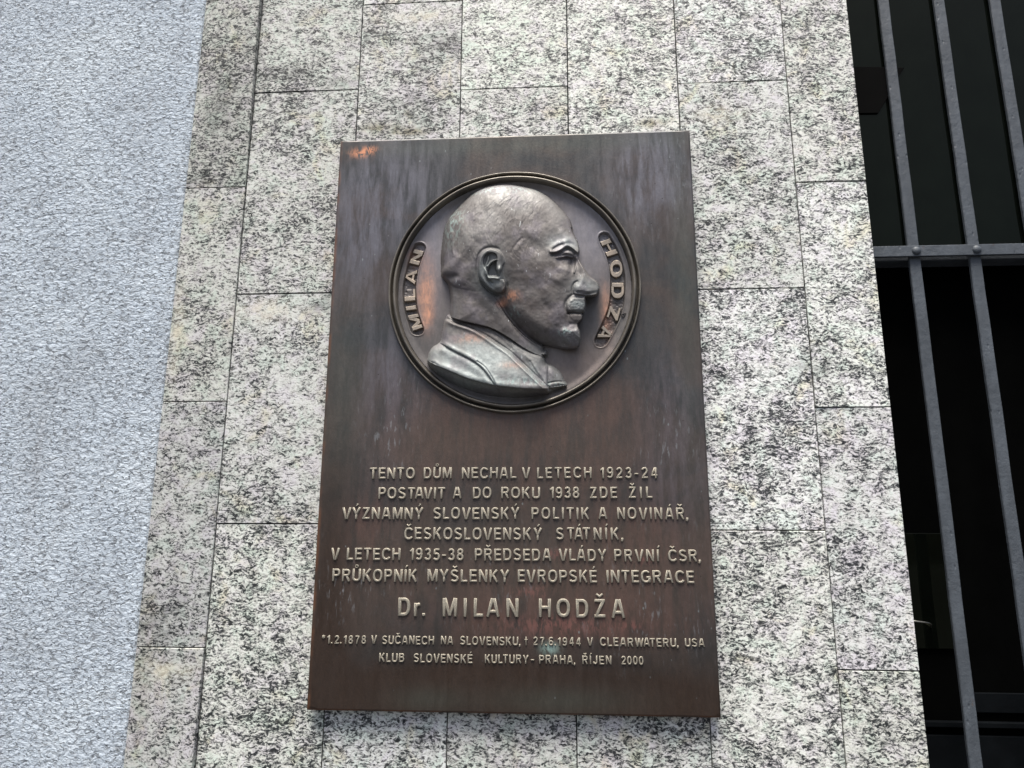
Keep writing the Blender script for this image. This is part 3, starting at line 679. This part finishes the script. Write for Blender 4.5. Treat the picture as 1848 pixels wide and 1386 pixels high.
# ------------------------------------------------------------------ lettering
# The inscription is cast in a plain condensed grotesque: every letter is drawn as centre lines
# (unit = cap height) that are swept with a low rounded section.
SW = .180; q = SW/2; T1 = 1-q
def el(cx, cy, rx, ry, a0, a1, n=14, e=2.35):
    out = []
    for i in range(n+1):
        a = math.radians(a0+(a1-a0)*i/n); c, s_ = math.cos(a), math.sin(a)
        out.append((cx+rx*math.copysign(abs(c)**(2/e), c), cy+ry*math.copysign(abs(s_)**(2/e), s_)))
    return out
def base_glyph(c):
    q = SW/2; T1 = 1-q
    L = {
     'A': (.74, [[(.075, 0), (.325, 1)], [(.665, 0), (.415, 1)], [(.175, .30), (.565, .30)]]),
     'B': (.64, [[(q, 0), (q, 1)], [(q, T1), (.36, T1)]+el(.36, .745, .18, .17, 90, -90, 8)[1:]+[(q, .54)], [(.30, .54), (.38, .54)]+el(.38, .31, .18, .226, 90, -90, 8)[1:]+[(q, q)]]),
     'C': (.70, [el(.375, .5, .29, .415, 32, 328, 22)]),
     'D': (.68, [[(q, 0), (q, 1)], [(q, T1), (.32, T1)]+el(.32, .5, .275, .415, 90, -90, 14)[1:]+[(q, q)]]),
     'E': (.58, [[(q, 0), (q, 1)], [(q, T1), (.58, T1)], [(q, .52), (.54, .52)], [(q, q), (.59, q)]]),
     'G': (.74, [el(.375, .5, .29, .415, 36, 330, 22)+[(.655, .42)], [(.40, .44), (.735, .44)], [(.655, .46), (.655, .03)]]),
     'H': (.67, [[(q, 0), (q, 1)], [(.585, 0), (.585, 1)], [(q, .53), (.585, .53)]]),
     'I': (.18, [[(q, 0), (q, 1)]]),
     'J': (.52, [[(.435, 1), (.435, .30)]+el(.26, .30, .175, .215, 0, -180, 10)[1:]]),
     'K': (.68, [[(q, 0), (q, 1)], [(.58, 1), (.12, .40)], [(.27, .60), (.60, 0)]]),
     'L': (.54, [[(q, 0), (q, 1)], [(q, q), (.54, q)]]),
     'M': (.80, [[(q, 0), (q, 1)], [(.715, 0), (.715, 1)], [(.115, 1), (.40, .05)], [(.685, 1), (.40, .05)]]),
     'N': (.67, [[(q, 0), (q, 1)], [(.585, 0), (.585, 1)], [(.10, .98), (.57, .02)]]),
     'O': (.74, [el(.37, .5, .285, .415, 0, 360, 26)]),
     'P': (.62, [[(q, 0), (q, 1)], [(q, T1), (.34, T1)]+el(.34, .69, .20, .225, 90, -90, 9)[1:]+[(q, .465)]]),
     'R': (.68, [[(q, 0), (q, 1)], [(q, T1), (.36, T1)]+el(.36, .71, .20, .205, 90, -90, 9)[1:]+[(q, .505)], [(.36, .49), (.585, 0)]]),
     'S': (.64, [el(.32, .71, .225, .205, 22, 180, 10, 2.1)+[(.11, .64), (.20, .565), (.40, .465), (.52, .40), (.555, .31)]+el(.32, .285, .235, .20, 0, -158, 12, 2.1)[1:]]),
     'T': (.62, [[(0, T1), (.62, T1)], [(.31, .88), (.31, 0)]]),
     'U': (.67, [[(q, 1), (q, .34)]+el(.335, .34, .25, .255, 180, 360, 12)[1:]+[(.585, 1)]]),
     'V': (.70, [[(.07, 1), (.315, 0)], [(.63, 1), (.385, 0)]]),
     'W': (.98, [[(.07, 1), (.265, 0)], [(.47, .98), (.295, 0)], [(.51, .98), (.685, 0)], [(.91, 1), (.715, 0)]]),
     'Y': (.70, [[(.075, 1), (.35, .42)], [(.625, 1), (.35, .42)], [(.35, .46), (.35, 0)]]),
     'Z': (.62, [[(.03, T1), (.60, T1)], [(.53, .95), (.09, .05)], [(.01, q), (.61, q)]]),
     '0': (.56, [el(.28, .5, .195, .415, 0, 360, 22, 2.2)]),
     '1': (.34, [[(.25, 0), (.25, 1)], [(.24, .90), (.16, .80), (.0, .765)]]),
     '2': (.56, [el(.28, .70, .19, .215, 172, -20, 11, 2.1)+[(.40, .50), (.22, .30), (.10, .12)], [(.03, q), (.55, q)]]),
     '3': (.56, [el(.27, .715, .175, .20, 165, -88, 12, 2.1)+[(.22, .53)], [(.22, .535)]+el(.27, .295, .20, .213, 85, -165, 13, 2.1)]),
     '4': (.58, [[(.42, 0), (.42, 1)], [(.38, .97), (.075, .32)], [(.02, .29), (.58, .29)]]),
     '5': (.56, [[(.52, T1), (.12, T1)], [(.145, .94), (.095, .50)], [(.10, .53)]+el(.27, .33, .205, .25, 125, -155, 14, 2.1)]),
     '6': (.56, [el(.28, .31, .195, .228, 0, 360, 18, 2.1), [(.085, .33), (.09, .55)]+el(.30, .62, .205, .295, 170, 35, 9, 2.1)]),
     '7': (.54, [[(.02, T1), (.52, T1)], [(.47, .93), (.32, .55), (.22, 0)]]),
     '8': (.56, [el(.28, .725, .165, .19, 0, 360, 18, 2.1), el(.28, .295, .195, .21, 0, 360, 18, 2.1)]),
     '9': (.56, [el(.28, .69, .195, .228, 0, 360, 18, 2.1), [(.475, .67), (.47, .45)]+el(.26, .38, .205, .295, -10, -145, 9, 2.1)]),
     'r': (.36, [[(q, 0), (q, .73)], [(.10, .45), (.16, .60), (.25, .655), (.36, .65)]]),
     '.': (.17, [[(.085, 0), (.085, .17)]]),
     ',': (.17, [[(.105, .17), (.095, .02), (.03, -.14)]]),
     '-': (.36, [[(0, .42), (.36, .42)]]),
     '–': (.44, [[(0, .42), (.44, .42)]]),
     '*': (.40, [[(.20, 1.0), (.20, .54)], [(.01, .89), (.39, .65)], [(.01, .65), (.39, .89)]]),
     '†': (.40, [[(.20, -.05), (.20, 1.02)], [(0, .68), (.40, .68)]]),
    }
    return L[c]
DIA = {'Ý': ('Y', 'a'), 'Á': ('A', 'a'), 'Í': ('I', 'a'), 'É': ('E', 'a'), 'Č': ('C', 'c'), 'Ř': ('R', 'c'), 'Š': ('S', 'c'), 'Ž': ('Z', 'c'), 'Ů': ('U', 'r')}
def strokes(ch):
    b, d = DIA.get(ch, (ch, None)); W_, P = base_glyph(b); P = [(SW, list(p)) for p in P]; m = W_/2
    if d == 'a': P.append((.115, [(m-.03, 1.09), (m+.13, 1.30)]))
    if d == 'c': P.append((.11, [(m-.17, 1.28), (m, 1.12), (m+.17, 1.28)]))
    if d == 'r': P.append((.075, el(m, 1.19, .105, .105, 0, 360, 14, 2)))
    if b in '.': P = [(.17, P[0][1])]
    if b in '*': P = [(.13, p[1]) for p in P]
    if b in '†-–': P = [(.13, p[1]) for p in P]
    return W_, P
SEC = [(-.5, 0.), (-.48, .55), (-.36, .88), (-.16, 1.), (.16, 1.), (.36, .88), (.48, .55), (.5, 0.)]
SEC2 = [(-.52, 0.), (-.50, .88), (-.46, .97), (-.40, 1.), (.40, 1.), (.46, .97), (.50, .88), (.52, 0.)]
def glyph_geo(ch, wscale=1., SEC=SEC):
    """vertices (x, height 0..1, z) and faces of one letter"""
    W_, P = strokes(ch); V, F = [], []
    for si, (sw, pts) in enumerate(P):
        sw *= wscale; pts = np.array(pts, float); closed = len(pts) > 3 and np.allclose(pts[0], pts[-1], atol=1e-6)
        if closed: pts = pts[:-1]
        n = len(pts); hk = 1-.035*(si % 5); b0 = len(V)
        def nrm(i):
            a = pts[i-1] if (i > 0 or closed) else None; c = pts[(i+1) % n] if (i < n-1 or closed) else None
            t1 = None if a is None else (pts[i]-a)/np.linalg.norm(pts[i]-a); t2 = None if c is None else (c-pts[i])/np.linalg.norm(c-pts[i])
            t = t1 if t2 is None else t2 if t1 is None else t1+t2
            t = t/np.linalg.norm(t); nn = np.array([-t[1], t[0]])
            k = 1. if (t1 is None or t2 is None) else 1/max(.55, math.sqrt(max(0, (1+t1@t2)/2)))
            return nn*k, t
        rows = []
        for i in range(n):
            nn, t = nrm(i)
            if not closed and i == 0:
                rows.append([(*(pts[0]+nn*u*sw), 0 if h == 0 else .0) for u, h in SEC]); rows.append([(*(pts[0]+t*.035*wscale*(h**2)+nn*u*.94*sw), h*hk*.96) for u, h in SEC])
            if not closed and i == n-1:
                rows.append([(*(pts[i]-t*.035*wscale*(h**2)+nn*u*.94*sw), h*hk*.96) for u, h in SEC]); rows.append([(*(pts[i]+nn*u*sw), 0.) for u, h in SEC]); continue
            if not closed and i == 0: continue
            rows.append([(*(pts[i]+nn*u*sw), h*hk) for u, h in SEC])
        for r in rows: V += r
        m = len(rows); k = len(SEC)
        for i in range(m if closed else m-1):
            for j in range(k-1):
                a, b_ = b0+i*k+j, b0+((i+1) % m)*k+j; F.append((a, a+1, b_+1, b_))
    return W_, np.array(V), F
def geo_mesh(co, F, mat):
    me = bpy.data.meshes.new('letter'); me.from_pydata([tuple(map(float, c)) for c in co], [], F)
    bm = bmesh.new(); bm.from_mesh(me); bmesh.ops.recalc_face_normals(bm, faces=bm.faces[:]); 
    up = sum(1 for f in bm.faces if f.normal.y < 0)
    bm.to_mesh(me); bm.free(); me.materials.append(mat)
    me.polygons.foreach_set('use_smooth', [True]*len(me.polygons)); return me
letter_meshes = {}
def letter_mesh(ch, mat):
    """x = right, z = up, front = -y, origin at baseline left, unit = cap height"""
    if ch not in letter_meshes:
        W_, V, F = glyph_geo(ch)
        co = np.stack([V[:, 0], -V[:, 2], V[:, 1]], 1); letter_meshes[ch] = (geo_mesh(co, F, mat), W_)
    return letter_meshes[ch]
OPEN_L = set('AVYTWÝÁ'); 
def gapf(a, b):
    g = 1.0
    if a in 'AÁVYÝTWLPF' and b in 'AÁVYÝTWČ': g = .45
    if (a in 'AÁ' and b in 'VYÝTW') or (a in 'VYÝTWP' and b in 'AÁ'): g = -.15
    if a == 'L' and b in 'VYÝT': g = .2
    if b in '.,': g = .6
    return g
def word(s, px0, px1, py, cap, lift=.0005, slant=0):
    # positions measured on the face of the plate
    xa, z = loc(px0, py, YP-.0025); xb, _ = loc(px1, py, YP-.0025)
    _, zt = loc((px0+px1)/2, py-cap, YP-.0025); h = zt-z
    ws = [letter_mesh(c, M_LET)[1] for c in s]; gs = [gapf(s[i], s[i+1]) for i in range(len(s)-1)]
    G = .150*h; W_ = xb-xa
    k = (W_-G*sum(gs))/(h*sum(ws))
    if k > 1.08: k2 = 1.02; G = (W_-k2*h*sum(ws))/max(sum(gs), .5) if gs else G; k = k2
    if k < .70: k = .74; G = (W_-k*h*sum(ws))/max(sum(gs), .5)
    x = xa
    for i, c in enumerate(s):
        me, w0 = letter_mesh(c, M_LET)
        o = bpy.data.objects.new('letter', me); COL.objects.link(o); o.parent = plaque
        o.location = (x, YP+.0003, z+random.uniform(-.0003, .0003));         o.rotation_euler = (0, random.uniform(-.012, .012), 0)
        o.scale = (k*h, LH if h > .016 else LH*.8, h)
        x += w0*k*h+(G*gs[i] if i < len(gs) else 0)
        if i == len(s)-1: break
LH = .0030
LINES = [
 (((666, 864), (1187, 863.2), 20.5), [('TENTO', 666, 748), ('DŮM', 764, 815), ('NECHAL', 833, 932), ('V', 942, 957), ('LETECH', 969, 1068), ('1923-24', 1083.5, 1187)]),
 (((682, 900.2), (1178, 899.2), 21), [('POSTAVIT', 682, 803), ('A', 816.6, 832.7), ('DO', 852.7, 886.7), ('ROKU', 904, 975), ('1938', 992.4, 1045.8), ('ZDE', 1064.6, 1114.3), ('ŽIL', 1134.9, 1178)]),
 (((617, 937), (1242, 937.2), 21.5), [('VÝZNAMNÝ', 617, 763.2), ('SLOVENSKÝ', 781.2, 937.5), ('POLITIK', 959, 1064), ('A', 1080, 1097.3), ('NOVINÁŘ,', 1114, 1242.4)]),
 (((729, 973.8), (1125, 973.8), 21.8), [('ČESKOSLOVENSKÝ', 728.8, 978.2), ('STÁTNÍK,', 1003.3, 1125)]),
 (((596, 1010.2), (1265, 1013.5), 21.7), [('V', 596.4, 613.7), ('LETECH', 624.5, 722), ('1935-38', 738.8, 836.3), ('PŘEDSEDA', 856.3, 995), ('VLÁDY', 1008.4, 1094.8), ('PRVNÍ', 1108.8, 1189.8), ('ČSR,', 1206.4, 1265)]),
 (((598, 1048.8), (1253, 1052), 22.3), [('PRŮKOPNÍK', 598.6, 752.2), ('MYŠLENKY', 770.6, 918.8), ('EVROPSKÉ', 934, 1077.7), ('INTEGRACE', 1094.8, 1253.5)]),
 (((717, 1111.8), (1128, 1114.4), 33), [('Dr.', 717.7, 766.9), ('MILAN', 797.9, 935.8), ('HODŽA', 972, 1128.5)]),
 (((580, 1161.4), (1272, 1167.5), 15), [('*1.2.1878', 579.7, 659.9), ('V', 669, 681), ('SUČANECH', 688.8, 782.7), ('NA', 795, 817.5), ('SLOVENSKU,', 829.8, 939), ('†', 946.4, 954.4), ('27.6.1944', 962.2, 1048.1), ('V', 1060, 1070.3), ('CLEARWATERU,', 1083, 1225), ('USA', 1236.6, 1272.5)]),
 (((683, 1194.6), (1162, 1199.9), 15.4), [('KLUB', 683.5, 728.9), ('SLOVENSKÉ', 745.8, 852.4), ('KULTURY', 874.5, 953.8), ('–', 957.6, 965.4), ('PRAHA,', 972.8, 1038.2), ('ŘÍJEN', 1050.9, 1104), ('2000', 1121.6, 1161.7)]),
]
for (a, b, cap), ws in LINES:
    for s, p0, p1 in ws:
        y = a[1]+(b[1]-a[1])*((p0+p1)/2-a[0])/(b[0]-a[0])
        word(s, p0, p1, y, cap)
# letters of the two bands: each glyph is fitted to its own four corners
def band_letter(ch, quad):
    W_, V, F = glyph_geo(ch, 1.14, SEC2)
    Q = toplane(quad, YF-.0002); bl, br, tr, tl = Q
    s = ((V[:, 0]-V[:, 0].min())/np.ptp(V[:, 0]))[:, None]; t = ((V[:, 1]-V[:, 1].min())/np.ptp(V[:, 1]))[:, None]
    p = bl*(1-s)*(1-t)+br*s*(1-t)+tr*s*t+tl*(1-s)*t
    c = np.stack([p[:, 0], YF+.0057-V[:, 2]*.0062, p[:, 1]], 1)
    m2 = geo_mesh(c, F, M_MLET); m2.polygons.foreach_set('use_smooth', [False]*len(m2.polygons)); link('letter', m2, M_MLET, plaque)
for ch, q in (('M', [(508, 1185), (445, 1010), (312, 1035), (378, 1232)]), ('I', [(428, 960), (418, 905), (285, 925), (298, 975)]), ('L', [(418, 848), (410, 690), (268, 700), (275, 862)]),
              ('A', [(412, 655), (445, 460), (300, 495), (275, 590)]), ('N', [(460, 412), (522, 232), (395, 200), (328, 380)])):
    band_letter(ch, cM(q))
for ch, q in (('H', [(190, 210), (265, 368), (383, 330), (290, 170)]), ('O', [(292, 410), (300, 590), (430, 570), (418, 390)]), ('D', [(308, 635), (305, 800), (440, 800), (440, 635)]),
              ('Z', [(295, 870), (255, 1000), (370, 1050), (415, 880)]), ('A', [(215, 1075), (150, 1205), (290, 1230), (330, 1150)])):
    band_letter(ch, cH(q))
tri = toplane(cH([(405, 972), (460, 950), (430, 1005)]), YF)
bm = bmesh.new()
cc = tri.mean(0)
r0 = [bm.verts.new((p[0], YF-.0008, p[1])) for p in tri]; r1 = [bm.verts.new((p[0], YF-.0034, p[1])) for p in (tri*.9+cc*.1)]
r2 = [bm.verts.new((p[0], YF-.0034, p[1])) for p in (tri*.68+cc*.32)]; r3 = [bm.verts.new((p[0], YF-.0012, p[1])) for p in (tri*.6+cc*.4)]
for a, b in ((r0, r1), (r1, r2), (r2, r3)):
    for i in range(3): bm.faces.new((a[i], a[(i+1) % 3], b[(i+1) % 3], b[i]))
bm.faces.new(r3); bmesh.ops.recalc_face_normals(bm, faces=bm.faces[:])
link('caron', mesh_of(bm, 'caron'), M_FIELD, plaque)

# ------------------------------------------------------------------ grille in the opening to the right
YB = .050
xe = JX[-1]
def barx(px, py): return float(at(px, py, YB)[0])
b1a, b1b = barx(1606.2, 222), barx(1623.5, 222)     # left / right edges of first bar
bw = barx(1615+20, 300)-barx(1615, 300)
zc_top, zc_bot = float(at(1700, 442.3, YB-.006)[2]), float(at(1700, 461.5, YB-.006)[2])
gr = empty('iron_grille', (xe+.3, YB, .35))
gr['label'] = 'blue-grey iron grille of upright bars and a riveted crossbar in the dark opening'; gr['category'] = 'grille'
G0 = np.array([xe+.3, YB, .35])
pitch = barx(1685, 0)-barx(1585, 0)
x1 = barx(1585.5, 0)
for i in range(0, 6):
    xa = x1+i*pitch
    bm = bmesh.new(); segs = 60
    zs_ = np.linspace(.35, 3.3, segs); r = np.random.RandomState(i+3)
    rows = []
    for z in zs_:
        dx, dy = r.randn()*.00022, r.randn()*.0002
        rows.append([bm.verts.new((xa+a+dx-G0[0], b+dy-.0, z-G0[2])) for a, b in ((0, .006), (0, .0012), (.0012, 0), (bw-.0012, 0), (bw, .0012), (bw, .006))])
    for a, b in zip(rows[:-1], rows[1:]):
        for j in range(6): bm.faces.new((a[j], a[(j+1) % 6], b[(j+1) % 6], b[j]))
    bm.faces.new(rows[0]); bm.faces.new(rows[-1]); bmesh.ops.recalc_face_normals(bm, faces=bm.faces[:])
    link('vertical_bar', mesh_of(bm, 'vertical_bar'), M_BAR, gr)
box('crossbar', xe-.10, xe+.85, YB-.007, YB-.0005, zc_bot, zc_top, M_BAR, gr, .0009, 2, G0)
riv = bmesh.new(); bmesh.ops.create_uvsphere(riv, u_segments=20, v_segments=10, radius=.0072)
for v in riv.verts: v.co.y *= .62
rm = mesh_of(riv, 'rivet'); rm.polygons.foreach_set('use_smooth', [True]*len(rm.polygons))
for i in range(6):
    o = link('rivet', rm, M_BAR, gr, (x1+i*pitch+bw/2-G0[0], YB-.0072-G0[1], (zc_top+zc_bot)/2-G0[2]))
# ---- the dark door behind it
YD = YB+.0095
dr = empty('dark_door', (xe+.3, YD, .35)); dr['label'] = 'nearly black glazed door behind the iron grille, right of the stone'; dr['category'] = 'door'
D0 = np.array([xe+.3, YD, .35])
zt = float(at(1700, 466, YD)[2]); 
box('upper_panel', xe-.06, xe+.9, YD, YD+.02, zt+.004, 3.3, M_DK, dr, 0, 1, D0)
box('backing_panel', xe-.25, xe+1.0, YD+.08, YD+.09, .30, 3.4, M_DK2, dr, 0, 1, D0)
box('transom', xe-.06, xe+.9, YD-.004, YD+.03, zt-.0045, zt+.003, M_BAR, dr, .001, 1, D0)
YL = YD+.045
def rect(name, px0, py0, px1, py1, y0, y1, mat, bev=0):
    a = at(px0, py0, y0); b = at(px1, py1, y0)
    return box(name, min(a[0], b[0]), max(a[0], b[0]), y0, y1, min(a[2], b[2]), max(a[2], b[2]), mat, dr, bev, 1, D0)
box('lower_panel', xe-.06, xe+.9, YL, YL+.03, .35, zt+.03, M_DK2, dr, 0, 1, D0)
rect('door_plate', 1600, 962, 1725, 1172, YL-.006, YL-.001, M_DK, .001)
rect('mid_rail', 1560, 1300, 1960, 1318, YL-.012, YL-.001, M_STN, .001)
rect('bottom_panel', 1560, 1324, 1960, 1500, YL-.008, YL-.001, M_STN, .001)
rect('mid_panel', 1740, 1250, 1960, 1290, YL-.006, YL-.001, M_STN, .001)
# handle: bent steel rod
def tube(name, pts, r, mat, parent, org):
    bm = bmesh.new(); rings = []; P = [Vector(p)-Vector(org) for p in pts]
    for i, p in enumerate(P):
        t = (P[min(i+1, len(P)-1)]-P[max(i-1, 0)]).normalized(); u = t.cross(Vector((0, 0, 1)))
        if u.length < .1: u = t.cross(Vector((0, 1, 0)))
        u.normalize(); v = t.cross(u)
        rings.append([bm.verts.new(p+(u*math.cos(a)+v*math.sin(a))*r) for a in [k*math.pi/4 for k in range(8)]])
    for a, b in zip(rings[:-1], rings[1:]):
        for j in range(8): f = bm.faces.new((a[j], a[(j+1) % 8], b[(j+1) % 8], b[j])); f.smooth = True
    bm.faces.new(rings[0]); bm.faces.new(rings[-1]); bmesh.ops.recalc_face_normals(bm, faces=bm.faces[:])
    return link(name, mesh_of(bm, name), mat, parent)
pts = [at(a, b, y) for a, b, y in ((1630, 1118, YL-.022), (1655, 1121.5, YL-.022), (1668, 1123, YL-.022), (1676, 1124.5, YL-.021), (1680, 1127, YL-.017), (1679.5, 1131, YL-.006), (1679, 1131, YL-.001))]
tube('door_handle', pts, .0013, M_ST, dr, D0)
# black box-shaped fixture hanging on the upper panel
bm = bmesh.new(); P = [at(a, b, YB+.0064) for a, b in ((1500, 119), (1632.5, 121.5), (1622, 137), (1601, 178), (1585, 204), (1500, 205))]
f0 = [bm.verts.new(p-np.array([P[0][0], YD, P[-1][2]])) for p in P]; f1 = [bm.verts.new(v.co+Vector((0, .0028, 0))) for v in f0]
bm.faces.new(f0); bm.faces.new(f1[::-1])
for i in range(6): bm.faces.new((f0[i], f0[(i+1) % 6], f1[(i+1) % 6], f1[i]))
bmesh.ops.recalc_face_normals(bm, faces=bm.faces[:])
fx = link('fixture', mesh_of(bm, 'fixture', .0006), M_BLK, None, (P[0][0], YD, P[-1][2]))
fx.name = 'black_box'; fx['label'] = 'black angular box fixed behind the first bar near the top of the opening'; fx['category'] = 'box'
# masonry behind the slabs and over the reveal
box('wall_core', JX[0]-.6-.3, xe-.02-.3, .051, .30, 0, 3.3, M_JT, wall)
M_GROUND = mat_plain('asphalt', (.05, .05, .052), .9, 0, .2, .6)
bm = bmesh.new(); gv = [bm.verts.new(p) for p in ((-60, -60, 0), (60, -60, 0), (60, .2, 0), (-60, .2, 0))]; bm.faces.new(gv)  # unseen ground sheet, added to keep light from below off the undersides
pv = link('unseen_ground', mesh_of(bm, 'unseen_ground'), M_GROUND); pv['kind'] = 'structure'
